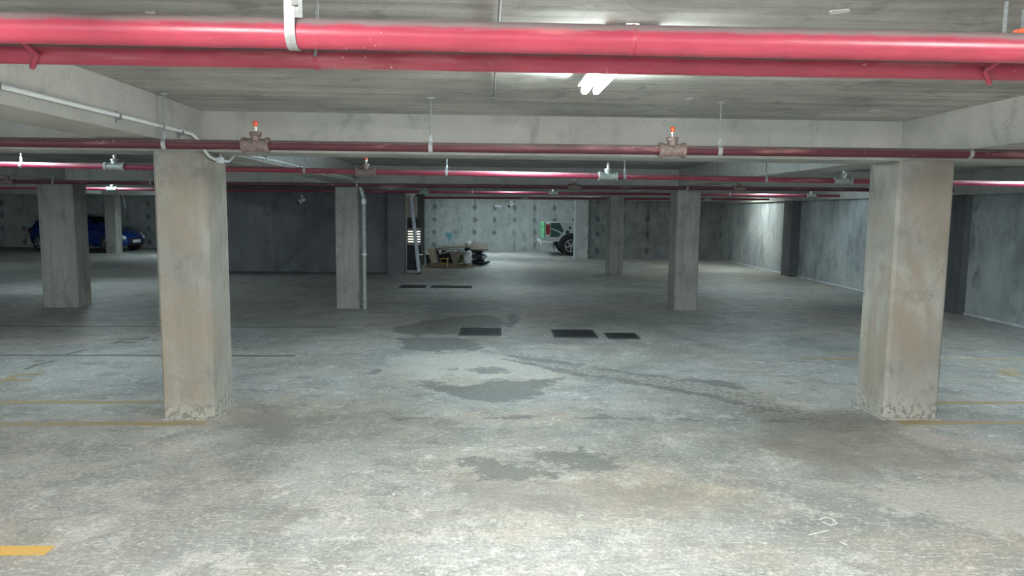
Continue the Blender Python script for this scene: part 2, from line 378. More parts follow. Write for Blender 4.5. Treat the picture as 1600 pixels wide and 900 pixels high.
def build_floor():
    xs = np.unique(np.round(np.concatenate([np.arange(FX0, -7, 1.0), np.arange(-7, 7.01, .05), np.arange(7, FX1, .6), [FX1]]), 4))
    ys = np.unique(np.round(np.concatenate([np.arange(FY0, 2, 1.0), np.arange(2, 13.01, .05), np.arange(13, FY1, .8), [FY1]]), 4))
    nx, ny = len(xs), len(ys)
    XX, YY = np.meshgrid(xs, ys); P = np.stack([XX.ravel(), YY.ravel()], 1)
    V = np.concatenate([P, np.zeros((len(P), 1))], 1)
    i = np.arange(nx-1)[None, :] + np.arange(ny-1)[:, None]*nx
    Fq = np.stack([i, i+1, i+1+nx, i+nx], -1).reshape(-1, 4)
    me = bpy.data.meshes.new('floor'); me.from_pydata(V.tolist(), [], Fq.tolist())
    def clampf(a): return np.clip(a, -1, 1).astype(np.float32)
    stain = np.full(len(P), -1.0)
    for s in STAINS: stain = np.maximum(stain, sdist(P, poly_world(s))*1.6)
    for pts, w in LINES: stain = np.maximum(stain, ldist(P, poly_world(pts), w)*2.2)
    trench = ldist(P, poly_world(TRENCH[0]), TRENCH[1])
    pale = np.full(len(P), -1.0); dirt = np.full(len(P), -1.0)
    for s in PALES: pale = np.maximum(pale, sdist(P, poly_world(s)))
    for s in DIRTS: dirt = np.maximum(dirt, sdist(P, poly_world(s)))
    for n, a in (('stain', stain), ('trench', trench), ('pale', pale), ('dirt', dirt)):
        at = me.attributes.new(n, 'FLOAT', 'POINT'); at.data.foreach_set('value', clampf(a))
    me.materials.append(floor_material()); me.update()
    o = bpy.data.objects.new('floor', me); C.objects.link(o); return struct(o)
floor = build_floor()

def floor_line(x0, x1, y, w, mat, name='parking_line', skew=0.0):
    m = MB(); n = max(2, int((x1-x0)/.25)); rnd = random.Random(int(x0*100+y*37))
    lo = []; hi = []
    for k in range(n+1):
        x = x0+(x1-x0)*k/n; j = rnd.uniform(-.006, .006); yy = y+skew*(x-x0)
        lo.append((x, yy-w/2+j)); hi.append((x, yy+w/2+rnd.uniform(-.006, .006)))
    for k in range(n):
        a, b, c, d = lo[k], lo[k+1], hi[k+1], hi[k]
        m.prism([a, b, c, d], .0004, .002)
    bmesh.ops.remove_doubles(m.bm, verts=m.bm.verts, dist=1e-5)
    return m.build(name, mat, floor)
floor_line(-7.9, -2.27, 5.90, .10, M['line_worn'])
floor_line(-7.9, -2.68, 6.56, .10, M['line_worn'])
floor_line(-8.2, -2.26, 8.70, .09, M['line_dark'])
floor_line(-8.2, -2.2, 10.86, .07, M['line_dark'])
floor_line(-7.2, -2.21, 3.66, .10, M['line_bright'])
floor_line(3.52, 8.3, 5.91, .10, M['line_worn'])
floor_line(3.96, 8.3, 6.56, .10, M['line_worn'])
floor_line(3.86, 8.3, 8.60, .08, M['line_worn'])
def strokes(name, px_lists, w, mat):
    m = MB()
    for px in px_lists:
        pts = [onz(x, y) for x, y in px]
        for a, b in zip(pts, pts[1:]):
            d = (b-a); d.z = 0; d.normalize(); nrm = Vector((-d.y, d.x, 0))*w/2
            m.prism([tuple((a-nrm)[:2]), tuple((b-nrm)[:2]), tuple((b+nrm)[:2]), tuple((a+nrm)[:2])], .0004, .0022)
    return m.build(name, mat, floor)
strokes('painted_bay_mark', [[(-20,602),(8,595),(25,586),(45,585),(68,584)], [(18,593),(32,594),(46,595)]], .07, M['line_worn'])
strokes('painted_bay_mark', [[(178,537),(190,532),(203,530),(220,530),(230,527)], [(190,535),(213,535)]], .08, M['line_dark'])
strokes('painted_bay_mark', [[(40,577),(60,569),(85,564)], [(55,565),(68,563)]], .05, M['line_dark'])
strokes('painted_bay_mark', [[(104,554),(120,550),(134,546)]], .05, M['line_dark'])
strokes('painted_bay_mark', [[(1560,583),(1575,586),(1592,585)], [(1566,580),(1590,579)]], .12, M['line_worn'])
strokes('chalk_scratch', [[(1280,812),(1292,808),(1300,811),(1308,818),(1298,821),(1284,816)], [(1264,836),(1294,829)], [(1312,847),(1324,852)]], .010, M['putty'])

# ------------------------------------------------------------------ ceiling, beams
m = MB(); m.box(FX0, FX1, FY0, FY1, Z_C, Z_C+.18); ceiling = struct(m.build('ceiling', M['ceiling']))
def ceil_patch(px, name='filler_patch'):
    m = MB(); m.prism([tuple(onz(x, y, Z_C)[:2]) for x, y in px], Z_C-.002, Z_C+.002); m.build(name, M['putty'], ceiling)
ceil_patch([(1296,18),(1300,16),(1327,14),(1328,18),(1310,21),(1298,22)])
ceil_patch([(1072,154),(1082,153),(1082,155),(1073,156)]); ceil_patch([(1358,172),(1376,171),(1376,173),(1359,174)])
ceil_patch([(226,18),(240,17),(243,21),(228,20)])
def beam(x0, x1, y0, y1, z=Z_B, nm='ceiling_beam'):
    m = MB(); m.box(x0, x1, y0, y1, z, Z_C+.02); return struct(m.build(nm, M['beam'], bevel=.008))
ROWS = [6.02, 12.98, 20.0, 27.4]
for y in ROWS: beam(FX0, 8.75 if y < 27 else 9.0, y, y+.42)
LONG = [(-14.42, -13.98), (-7.66, -7.22), (-2.665, -2.25), (3.44, 3.90)]
edges_y = [FY0] + ROWS + [32.2]
for i, (x0, x1) in enumerate(LONG):
    for k in range(len(edges_y)-1):
        ya = edges_y[k] + (0 if k == 0 else .42); yb = edges_y[k+1]
        if k == 0: yb -= .55
        beam(x0, x1, ya, yb, Z_B+.022)
        if k == 0:     # slightly set-back haunch next to the cross beam
            s = .012 if x0 < 0 else -.012
            beam(x0+(.0 if s > 0 else .012), x1-(.012 if s > 0 else 0), yb, yb+.55, Z_B+.022)

# ------------------------------------------------------------------ walls
def wall(name, x0, x1, y0, y1, mat, z1=Z_C+.02, bev=0):
    m = MB(); m.box(x0, x1, y0, y1, -.05, z1); return struct(m.build(name, mat, bevel=bev))
wall('wall_back', FX0-.2, 9.8, 32.25, 32.5, M['wall_back'])
wall('wall_left', FX0-.25, FX0, FY0, 32.25, M['wall_side'])
# right wall leans out slightly with depth
def xr(y): return 8.52 + (y-11.0)*.030
m = MB(); m.prism([(xr(-8), -8), (xr(-8)+.3, -8), (xr(27.6)+.3, 27.6), (xr(27.6), 27.6)], -.05, Z_C+.02); struct(m.build('wall_right', M['wall_side']))
m = MB(); m.prism([(xr(-8)-.34, -8), (xr(-8)+.02, -8), (xr(27.6)+.02, 27.6), (xr(27.6)-.12, 27.6)], 2.12, Z_C+.01); struct(m.build('ceiling_beam', M['beam']))
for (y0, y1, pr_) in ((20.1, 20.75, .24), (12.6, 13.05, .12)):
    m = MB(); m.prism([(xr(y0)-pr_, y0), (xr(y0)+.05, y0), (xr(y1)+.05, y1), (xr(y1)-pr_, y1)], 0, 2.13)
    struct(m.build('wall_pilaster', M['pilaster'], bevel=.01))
m = MB(); m.prism([(xr(8)-.015, 8), (xr(8)+.01, 8), (xr(26.5)+.01, 26.5), (xr(26.5)-.015, 26.5)], 0, .035); struct(m.build('baseboard_right', M['trim']))
# back-right return wall, on the row of the fourth beam
wall('wall_back_right', 3.905, 9.3, 27.55, 27.8, M['wall_darker'])
# stair core on the left of the aisle
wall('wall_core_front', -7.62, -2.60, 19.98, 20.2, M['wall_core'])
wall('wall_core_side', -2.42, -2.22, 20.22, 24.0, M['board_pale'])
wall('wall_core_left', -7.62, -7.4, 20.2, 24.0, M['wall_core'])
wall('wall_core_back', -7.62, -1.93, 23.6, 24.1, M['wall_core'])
m = MB(); m.box(-7.62, -2.62, 19.93, 19.98, 0, .06); struct(m.build('baseboard_front', M['steel_dark']))

# ------------------------------------------------------------------ columns
def column(label, x0, x1, y0, y1, mat, ch=.025, flare=True, top=Z_B+.002):
    m = MB(); m.chamfer_box(x0, x1, y0, y1, -.001, top, ch)
    if flare:  # thin collar of spilled mortar round the foot
        m.prism([(x0-.02,y0-.012),(x1+.015,y0-.014),(x1+.03,y1+.01),(x0-.03,y1+.01)], 0, .012)
    o = m.build('concrete_column', mat); return tag(o, label, 'column', 'concrete columns of the car park', 'thing')
column('large near concrete column with white conduit bent round its head', -2.662, -2.24, 6.02, 6.50, M['column'])
column('large near concrete column on the side of the stained wall, pale scratch on its face', 3.445, 3.925, 6.01, 6.50, M['column'])
column('second row column with a white vertical pipe down its edge', -2.62, -2.21, 12.96, 13.40, M['column_far'], .02)
column('broad dim column standing in front of the blue car', -7.68, -7.08, 12.90, 13.38, M['column_far'], .03)
column('second row column in the aisle between the drain covers and the stained wall', 3.425, 3.85, 12.95, 13.46, M['column_far'], .02)
column('third row column, slim with a bright edge, near the white truck', 3.44, 3.83, 20.0, 20.62, M['column_far'], .02, True)
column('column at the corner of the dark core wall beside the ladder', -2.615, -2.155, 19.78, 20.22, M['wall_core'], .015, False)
column('far column that hides the front of the white truck', 3.41, 3.90, 27.38, 27.9, M['wall_back'], .015, False)
column('slim far column standing in front of the blue car bonnet', -14.38, -13.96, 28.3, 28.75, M['column_far'], .02)

# ------------------------------------------------------------------ pipes
def strap_ring(m, c, r, w=.03, th=.004): m.band(c, 'x', r, r+th, w)
def hanger(label, x, y, z, r, group, mat=None, top=Z_C):
    """threaded rod from the slab with a ring round the pipe"""
    t = thing('pipe_hanger', label, 'pipe hanger', (x, y, z), 0, group)
    a = MB(); a.band((0,0,0), 'x', r+.0005, r+.005, .028); a.box(-.012, .012, -.004, .004, r+.003, r+.045); a.build('ring', mat or M['galv'], t)
    b = MB(); b.tube([(0,0,r+.04), (0,0,top-z)], .006, 8); b.build('rod', M['rod'], t)
    c = MB(); c.tube([(0,0,r+.036), (0,0,r+.052)], .013, 6); c.build('nut', M['galv'], t)
    d = MB(); d.lathe([(.03,top-z-.006),(.03,top-z)], (0,0,0), seg=12); d.build('ceiling_plate', M['galv'], t)
    return t
def tee(parent, x, y, z, r, mat, head=True, cap=None, k=1.0):
    m = MB()
    m.tube([(x-.085*k,y,z),(x-.07*k,y,z),(x-.07*k,y,z),(x+.07*k,y,z),(x+.085*k,y,z)], r+.012)
    m.lathe([(r+.020, -.012), (r+.020, .012)], (x-.08*k,y,z), 'x'); m.lathe([(r+.020, -.012), (r+.020, .012)], (x+.08*k,y,z), 'x')
    m.lathe([(.034, r*.4), (.034, r+.03), (.042, r+.032), (.042, r+.055), (.03, r+.058)], (x,y,z), 'z', 12)
    t = m.build('tee_fitting', mat, parent, True)
    if head:
        s = MB(); b = r+.05
        s.lathe([(.012,b),(.012,b+.03),(.016,b+.032),(.016,b+.04),(.006,b+.045),(.006,b+.05)], (x,y,z), 'z', 10)
        for sx in (-1, 1): s.tube([(x+sx*.012,y,z+b+.038),(x+sx*.016,y,z+b+.055),(x+sx*.003,y,z+b+.075)], .0025, 6)
        s.build('sprinkler_head', M['brass'], t, True)
        if cap:
            q = MB(); q.lathe([(.013,b+.043),(.017,b+.05),(.016,b+.066),(.02,b+.07),(.02,b+.075),(.008,b+.082)], (x,y,z), 'z', 12); q.build('sprinkler_cap', cap, t, True)
    return t
def coupling(parent, x, y, z, r, mat):
    m = MB(); m.lathe([(r+.001,-.045),(r+.012,-.04),(r+.012,.04),(r+.001,.045)], (x,y,z), 'x', 20); return m.build('coupling', mat, parent, True)

def cross_pipe(name, label, px_l, px_r, Y, r, mat, x0=None, x1=None, group='red fire sprinkler pipes'):
    a, b = ony(*px_l, Y), ony(*px_r, Y)
    sl = (b.z-a.z)/(b.x-a.x); zf = lambda x: a.z+sl*(x-a.x)
    xa = a.x-1.0 if x0 is None else x0; xb = b.x+1.0 if x1 is None else xr(Y)-.37
    t = thing(name, label, 'pipe', (0, 0, 0), 0, group)
    m = MB(); n = 24; m.tube([(xa+(xb-xa)*k/n, Y, zf(xa+(xb-xa)*k/n)) for k in range(n+1)], r, 24); m.build('pipe_run', mat, t, True)
    return t, zf
# two mains under the slab, close to the camera
RM1, RM2, YM1, YM2 = .0505, .0410, 2.55, 2.90
main1, zm1 = cross_pipe('sprinkler_main_pipe', 'thick bright red pipe nearest the camera, held by a galvanised strap', (0,43), (1600,75.5), YM1, RM1, M['pipe'])
main2, zm2 = cross_pipe('sprinkler_main_pipe', 'second red main pipe just behind and below the thickest one', (0,82), (1600,110), YM2, RM2, M['pipe'])
xw = ony(988, 70, YM1).x
m = MB(); m.lathe([(RM1+.0002,-.006),(RM1+.0025,-.002),(RM1+.0025,.002),(RM1+.0002,.006)], (xw, YM1, zm1(xw)), 'x', 24); m.build('weld_seam', M['pipe'], main1, True)
# galvanised strap of the first main
xs_ = ony(459, 45, YM1).x; zc = zm1(xs_)
t = thing('pipe_strap', 'wide galvanised strap looped under the thickest red pipe', 'pipe hanger', (xs_, YM1, zc))
m = MB(); m.band((0,0,0), 'x', RM1+.001, RM1+.005, .034, -PI, 0)
m.box(-.017, .017, -RM1-.005, -RM1-.001, 0, Z_C-zc-.035); m.box(-.017, .017, RM1+.001, RM1+.005, 0, Z_C-zc-.035)
m.build('strap', M['galv'], t)
m = MB(); m.box(-.02, .02, -RM1-.01, RM1+.01, Z_C-zc-.036, Z_C-zc); m.build('ceiling_bracket', M['galv'], t)
m = MB(); m.tube([(.02, -RM1-.006, .075), (.02, -RM1-.006, .125)], .011, 8); m.build('bolt', M['galv'], t, True)
# J hooks of the second main
def j_hook(label, px_rod, px_end, mat, rod=True):
    xr_, xe = ony(px_rod, 80, 2.655).x, ony(px_end, 100, YM2).x; z = zm2(xe)
    t = thing('pipe_hook', label, 'pipe hanger', (xe, YM2, z), 0, 'hooks of the second red main')
    dx = xr_-xe
    m = MB(); r = RM2+.008; p = [(dx, -.245, .07), (dx*.9, -.235, .06), (dx*.55, -.16, .01)]
    p += [(dx*.45*(1-k/6), -r*math.cos(.25+k*.25), -r*math.sin(.25+k*.25)-.001) for k in range(7)]
    m.tube(p, .0105, 10); m.build('hook', mat, t, True)
    m = MB(); m.tube([(dx, -.245, .06), (dx, -.245, Z_C-z if rod else .085)], .007, 8); m.build('rod', M['rod'], t)
    return t
j_hook('red painted hook at the bolted end of the second main, under the wall-side beam', 1567, 1550, M['pipe'])
j_hook('red hook on the second main above the white conduit', 36, 48, M['pipe'], False)
xh = ony(496, 95, YM2).x; zz = zm2(xh); xrod = ony(495, 15, 2.655).x-xh
t = thing('pipe_hook', 'thin red clamp on the second main beside the galvanised strap', 'pipe hanger', (xh, YM2, zz), 0, 'hooks of the second red main')
m = MB(); m.band((0,0,0), 'x', RM2+.0005, RM2+.004, .020); m.build('ring', M['pipe'], t)
m = MB(); m.tube([(0,-RM2,.0), (xrod*.4,-.10,.03), (xrod,-.24,.06), (xrod,-.245,.09), (xrod,-.245,Z_C-zz)], .007, 8); m.build('rod', M['rod'], t)
xh = ony(1567, 60, YM1+.14).x
# small branch lines
R1 = .033
br1, z1 = cross_pipe('sprinkler_branch_pipe', 'dark red sprinkler pipe passing just before the two large near columns', (0,222), (1600,241.5), 5.15, R1, M['pipe_dull'], x1='wall')
for px, o, mt in ((400, M['orange'], M['tee']), (1050, M['orange'], M['tee'])):
    x = ony(px, 232, 5.15).x; tee(br1, x, 5.15, z1(x), R1, mt, True, o)
br2, z2 = cross_pipe('sprinkler_branch_pipe', 'second row sprinkler pipe catching a bright lamp highlight mid aisle', (0,257), (1600,288), 8.35, .031, M['pipe_branch'], x1='wall')
for px, o, mt in ((180, None, M['tee_pale']), (572, M['orange'], M['tee']), (950, None, M['tee_pale']), (1317, M['orange'], M['tee_pale'])):
    x = ony(px, 270, 8.35).x; tee(br2, x, 8.35, z2(x), .031, mt, True, o, 1.2)
br3, z3 = cross_pipe('sprinkler_branch_pipe', 'dull sprinkler pipe touching the heads of the second row columns', (30,284), (1600,299), 12.6, .032, M['pipe_dull'], x1='wall')
for px in (12, 897, 1155):
    x = ony(px, 290, 12.6).x; tee(br3, x, 12.6, z3(x), .032, M['tee'], True, None, 1.2)
br4, z4 = cross_pipe('sprinkler_branch_pipe', 'thin far sprinkler pipe just in front of the ladder corner column', (0,293.5), (1200,305), 17.0, .032, M['pipe_branch'], x1='wall')
for px in (175, 663, 865, 1268):
    x = ony(px, 300, 17.0).x; tee(br4, x, 17.0, z4(x), .032, M['tee_pale'], True, None, 1.2)
br5, z5 = cross_pipe('sprinkler_branch_pipe', 'farthest thin sprinkler pipe behind the third row column', (880,310), (1200,311.6), 21.6, .032, M['pipe_branch'], x0=-1.8, x1='wall')
for px in (820, 1105):
    x = ony(px, 310, 21.6).x; tee(br5, x, 21.6, z5(x), .032, M['tee_pale'], True, None, 1.2)
for px, lab in ((258, 'rod hanger of the nearest branch pipe at the conduit column'), (673, 'rod hanger of the nearest branch pipe between the orange caps, beside the conduit column bay'),
                (1124, 'rod hanger just past the second orange cap on the nearest branch pipe'), (1515, 'rod hanger of the nearest branch pipe beyond the scratched column')):
    x = ony(px, 232, 5.15).x; hanger(lab, x, 5.15, z1(x), R1, 'hangers of the nearest branch pipe')
for px, lab in ((34, 'pale rod hanger of the second pipe above the broad dim column bay'), (476, 'rod hanger of the second pipe beside the beam conduit'), (698, 'rod hanger of the second pipe in mid aisle'),
                (976, 'pale rod hanger beside the pale tee on the second pipe'), (1197, 'rod hanger of the second pipe by the wall-side beam')):
    x = ony(px, 270, 8.35).x; hanger(lab, x, 8.35, z2(x), .031, 'hangers of the second branch pipe')
for px, lab in ((84, 'dim rod hanger of the third pipe over the broad dim column'), (236, 'dim rod hanger of the third pipe behind the conduit column'), (558, 'dim rod hanger of the third pipe over the piped column'), (1074, 'dim rod hanger of the third pipe over the aisle column')):
    x = ony(px, 291, 12.6).x; hanger(lab, x, 12.6, z3(x), .032, 'hangers of the third branch pipe')
for px, lab in ((738, 'rod hanger of the fourth pipe over the rubbish heap'), (1140, 'rod hanger of the fourth pipe towards the stained wall')):
    x = ony(px, 301, 17).x; hanger(lab, x, 17.0, z4(x), .032, 'hangers of the fourth branch pipe')
# orange capped sprinkler standing over the mains at the picture edge
q0 = ony(1597, 50, 2.75)
t = thing('sprinkler_drop', 'orange capped sprinkler just above the thick main pipe', 'sprinkler', (q0.x, 2.75, q0.z-.03))
m = MB(); m.lathe([(.012,0),(.016,.012),(.030,.018),(.030,.036),(.012,.042)], seg=14); m.build('cap', M['orange'], t, True)
m = MB(); m.tube([(0,0,.04),(0,0,Z_C-q0.z+.03)], .006, 10); m.build('stem', M['rod'], t, True)

# ------------------------------------------------------------------ white conduit along the beam and down to the column
def clip(parent, p, ax, r):
    m = MB(); 
    if ax == 'y': m.box(p[0]-r-.004, p[0]+r+.004, p[1]-.009, p[1]+.009, p[2]-r-.004, p[2]+r+.004); m.box(p[0]-r-.006, p[0]-r, p[1]-.008, p[1]+.008, p[2]-.035, p[2]+.035)
    else: m.box(p[0]-r-.004, p[0]+r+.004, p[1]-r-.004, p[1]+r+.004, p[2]-.012, p[2]+.012)
    return m.build('clip', M['conduit_grey'], parent)
RC = .0125; xc = -2.25+RC+.004
cond = thing('conduit_pipe', 'white plastic conduit running along the beam and dipping at the large near column', 'conduit', (0,0,0))
m = MB(); m.tube([(xc,1.0,2.29),(xc,3.52,2.298),(xc,5.60,2.312),(xc,5.74,2.312),(xc+.005,5.86,2.27),(xc+.012,5.97,2.20),(xc+.016,6.04,2.165),(xc+.016,6.16,2.150),(xc+.016,6.46,2.150),(xc+.014,6.58,2.19),(xc+.005,6.68,2.235),(xc,6.85,2.255),(xc,12.3,2.275),(xc,12.6,2.26),(xc+.01,12.86,2.19)], RC, 14); m.build('conduit_run', M['conduit'], cond, True)
for y in (3.5, 4.62, 5.55, 7.6, 9.0, 10.6): clip(cond, (xc, y, 2.298 if y < 6 else 2.262), 'y', RC)
m = MB(); m.box(xc-.012, xc+.034, 6.25, 6.32, 2.125, 2.178); m.tube([(xc+.016,6.285,2.17),(xc+.016,6.285,2.20)], .016, 10); m.tube([(xc+.016,6.23,2.150),(xc+.016,6.34,2.150)], .018, 12); m.build('junction_box', M['conduit'], cond, bevel=.003)
# downpipe at the second row column
dp = thing('downpipe', 'pale vertical pipe fixed to the edge of the second row column', 'pipe', (0,0,0))
m = MB(); m.tube([(-2.17,12.93,2.2),(-2.165,12.93,2.13),(-2.115,12.93,1.97),(-2.11,12.93,1.92),(-2.11,12.93,.0)], .038, 16); m.build('pipe_run', M['tee_pale'], dp, True)
for za, zb in ((1.93,1.85),(.95,.99)):
    m = MB(); m.tube([(-2.11,12.93,za),(-2.11,12.93,zb)], .045, 16); m.build('socket', M['conduit'], dp, True)
# thin conduit on the slab feeding the lamp line
t = thing('ceiling_conduit', 'thin grey conduit fixed flat to the slab, running away down the aisle', 'conduit', (0,0,0))
m = MB(); m.tube([(.051,1.6,Z_C-.009),(.051,2.77,Z_C-.009),(.057,5.02,Z_C-.009)], .0055, 10); m.build('conduit_run', M['conduit_grey'], t, True)
m = MB(); m.box(.04,.068,4.99,5.05,Z_C-.02,Z_C); m.build('end_clip', M['conduit_grey'], t)

# ------------------------------------------------------------------ strip lamps
def lamp(label, x, y, rz, e, color, group='strip lamps on the slab'):
    t = thing('strip_lamp', label, 'lamp', (x, y, Z_C), rz, group); L = .60
    m = MB(); m.prism([(-.025,0),(.025,0),(.072,-.045),(.072,-.055),(-.072,-.055),(-.072,-.045)], -L, L, 'y'); m.build('body', M['fixture'], t)
    for s in (-1, 1):
        for yy in (-L+.01, L-.01):
            m = MB(); m.box(s*.034-.014, s*.034+.014, yy-.012, yy+.012, -.10, -.05); m.build('lamp_holder', M['fixture'], t, bevel=.003)
        m = MB(); m.tube([(s*.034, -L+.02, -.080), (s*.034, L-.02, -.080)], .021, 12); m.build('tube', tube_mat('lit_tube', e, color), t, True)
    return t
COOL = (.90, 1.0, .96); COOL2 = (.74, .93, 1.0); WARM = (1.0, .962, .91)
E = 62
lamp('lit strip lamp showing below the second red main pipe', 0.60, 3.66, .0, E*.72, COOL)
LAMPS = [(-1.3, .9, E*2.05, WARM, 'strip lamp on the slab before the thick red pipe, nearer the conduit beam'), (2.6, .7, E*2.05, WARM, 'strip lamp on the slab before the thick red pipe, nearer the scratched column'),
         (-5.2, 2.0, E*.45, COOL, 'strip lamp in the bay beside the conduit beam'), (.42, 8.15, E*.8, COOL2, 'strip lamp just before the second row sprinkler pipe in mid aisle'),
         (-5.1, 8.05, E*.42, COOL2, 'strip lamp before the second pipe in the bay of the broad dim column'), (6.5, 8.05, E*.70, COOL2, 'strip lamp before the second pipe in the bay along the stained wall'),
         (.6, 16.4, E*.24, COOL2, 'strip lamp before the fourth sprinkler pipe in mid aisle'), (6.6, 16.6, E*.32, COOL2, 'strip lamp before the fourth pipe along the stained wall'),
         (-8.5, 16.45, E*.42, COOL2, 'strip lamp behind the head of the broad dim column'), (.7, 24.2, E*.55, COOL2, 'strip lamp over the aisle beyond the rubbish heap'),
         (.6, 29.6, E*.95, COOL2, 'strip lamp close before the pale back wall'), (7.7, 22.9, E*.6, COOL, 'strip lamp lighting the bright end of the stained wall'),
         (-10.6, 27.4, E*1.7, COOL2, 'strip lamp on the slab in front of the blue car nose'), (-16.5, 20, E*1.2, COOL2, 'strip lamp far along the bay of the blue car')]
for x, y, e, c, lab in LAMPS: lamp(lab, x, y, 0, e, c)

# ------------------------------------------------------------------ drain covers
def grate(label, cx, cy, w, d, shear, slots, along='x'):
    t = thing('drain_cover', label, 'drain cover', (cx, cy, 0), 0, 'drain covers in the aisle floor')
    m = MB()
    def q(x, y): return (x+shear*y, y)
    fr = .03
    for (x0, x1, y0, y1) in ((-w/2,w/2,-d/2,-d/2+fr),(-w/2,w/2,d/2-fr,d/2),(-w/2,-w/2+fr,-d/2+fr,d/2-fr),(w/2-fr,w/2,-d/2+fr,d/2-fr)):
        m.prism([q(x0,y0),q(x1,y0),q(x1,y1),q(x0,y1)], .0005, .012)
    m.build('frame', M['grate_frame'], t)
    m = MB(); m.prism([q(-w/2+fr,-d/2+fr),q(w/2-fr,-d/2+fr),q(w/2-fr,d/2-fr),q(-w/2+fr,d/2-fr)], .0004, .003); m.build('pit', M['pit'], t)
    m = MB()
    if slots:
        for k in range(slots):
            x = -w/2+fr+(w-2*fr)*(k+.5)/slots
            m.prism([q(x-.008,-d/2+fr),q(x+.008,-d/2+fr),q(x+.008,d/2-fr),q(x-.008,d/2-fr)], .003, .010)
        for yy in (-d/6, d/6): m.prism([q(-w/2+fr,yy-.006),q(w/2-fr,yy-.006),q(w/2-fr,yy+.006),q(-w/2+fr,yy+.006)], .003, .009)
    else:
        m.prism([q(-w/2+fr*.5,-d/2+fr*.5),q(w/2-fr*.5,-d/2+fr*.5),q(w/2-fr*.5,d/2-fr*.5),q(-w/2+fr*.5,d/2-fr*.5)], .003, .011)
    m.build('grid' if slots else 'plate', M['grate'], t)
    return t
grate('dark slotted drain cover in the wet patch, before the piped column', -.05, 10.50, .61, .66, .02, 22)
grate('largest dark drain cover in mid floor with a pale worn rim', 1.30, 10.35, .62, .68, .03, 20)
grate('smooth dark cover plate beside the slotted drain cover', 1.96, 10.17, .45, .48, .03, 0)
grate('far flat drain cover in front of the ladder corner', -1.63, 16.8, .60, .62, 0, 16)
grate('long far drain cover in front of the rubbish heap', -.75, 16.75, .95, .45, 0, 26)

# ------------------------------------------------------------------ core corner: slatted panel, board, ladder, bucket
t = thing('slatted_panel', 'dark metal panel with pale horizontal slats given an added glow behind the leaning ladder', 'metal panel', (-2.0, 20.68, 0))
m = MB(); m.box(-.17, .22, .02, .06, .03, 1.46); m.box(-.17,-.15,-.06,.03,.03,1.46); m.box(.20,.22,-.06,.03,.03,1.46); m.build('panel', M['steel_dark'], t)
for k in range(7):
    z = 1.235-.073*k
    m = MB(); m.box(-.149, .199, -.07, .0, z-.018, z+.014); m.build('glow_slat' if 0 < k < 6 else 'slat', M['slat'] if 0 < k < 6 else M['galv'], t)
m = MB(); m.box(-.17,.22,-.12,.06,0,.03); m.box(-.17,.22,-.13,-.10,.03,.07); m.build('base', M['galv'], t)
m = MB(); m.prism([(-.17,1.46),(.2,1.46),(.2,1.52),(.12,1.55),(-.17,1.55)], -.03, .04, 'y'); m.build('top_rail', M['grate_frame'], t)
t = thing('stand_in_board', 'tall pale board standing in for the lit wall above the dark slatted panel', 'board', (-2.03, 20.84, 0))  # added board, its pale colour stands in for a lit patch of wall
m = MB(); m.box(-.17, .13, 0, .03, 0, 2.13); m.build('board', M['board_pale'], t)  # added board, stands in for the lit patch of wall
a = ony(641, 305, 20.1); b = ony(654, 428, 20.1); b.z = 0.0
t = thing('ladder', 'aluminium ladder leaning edge-on by the corner column', 'ladder', (b.x, b.y, 0))
dx = a.x-b.x
for off in (0, .36):
    m = MB(); m.tube([(0, off, .0), (dx, off, a.z)], .033, 4); m.build('side_rail', M['alu'], t)
for k in range(7):
    s = (k+.6)/7.2; m = MB(); m.tube([(dx*s, 0, a.z*s), (dx*s, .36, a.z*s)], .015, 8); m.build('rung', M['alu'], t)
for s, w in ((.53, .10), (.25, .15)):
    m = MB(); m.box(dx*s+.02, dx*s+.02+w, -.02, .02, a.z*s-.018, a.z*s+.018); m.build('bracket', M['fixture'], t)
for off in (0, .36):
    m = MB(); m.box(-.045, .045, off-.035, off+.035, 0, .05); m.build('rubber_foot', M['black'], t)
t = thing('bucket', 'dark green bucket on the floor behind the ladder foot', 'bucket', (-1.74, 23.25, 0))
m = MB(); m.lathe([(.10,0),(.135,.33),(.145,.34),(.145,.355),(.12,.355)], seg=16); m.build('body', M['bin'], t, True)
m = MB(); m.tube([(.14*math.cos(PI*k/8), 0, .34+.10*math.sin(PI*k/8)) for k in range(9)], .005, 6); m.build('handle', M['rod'], t, True)

# ------------------------------------------------------------------ cameras, conduits and sign on the walls
def cctv(label, x, y, z, s=1.0):
    t = thing('security_camera', label, 'camera', (x, y, z), 0, 'security cameras')
    m = MB(); m.box(-.03*s,.03*s,-.015,0,.02,.14*s); m.tube([(0,-.01,.08*s),(0,-.07*s,.05*s)], .012*s, 8); m.build('bracket', M['conduit'], t)
    m = MB(); m.tube([(.05*s,-.05*s,.05*s),(-.05*s,-.15*s,-.02*s)], .042*s, 14); m.build('housing', M['fixture'], t, True)
    m = MB(); m.tube([(-.05*s,-.15*s,-.02*s),(-.062*s,-.162*s,-.028*s)], .036*s, 14); m.build('lens', M['black'], t, True)
    return t
cctv('small security camera on the dark core wall', -4.9, 19.98, 1.95, 1.25)
cctv('small security camera on the pale back wall', 1.15, 32.25, 2.0, 1.5)
t = thing('wall_conduit', 'thin grey conduit running along the top of the dark core wall', 'conduit', (0,0,0))
m = MB(); m.tube([(-4.88,19.965,1.98),(-4.88,19.965,2.10),(-4.84,19.965,2.125),(-2.62,19.965,2.13)], .011, 8); m.build('conduit_run', M['conduit_grey'], t, True)
m = MB(); m.tube([(-2.62,19.765,2.115),(-2.17,19.765,2.115)], .010, 8); m.build('conduit_end', M['conduit_grey'], t, True)
t = thing('wall_sign', 'small pale sign high on the back wall', 'sign', (.60, 32.25, 1.97))
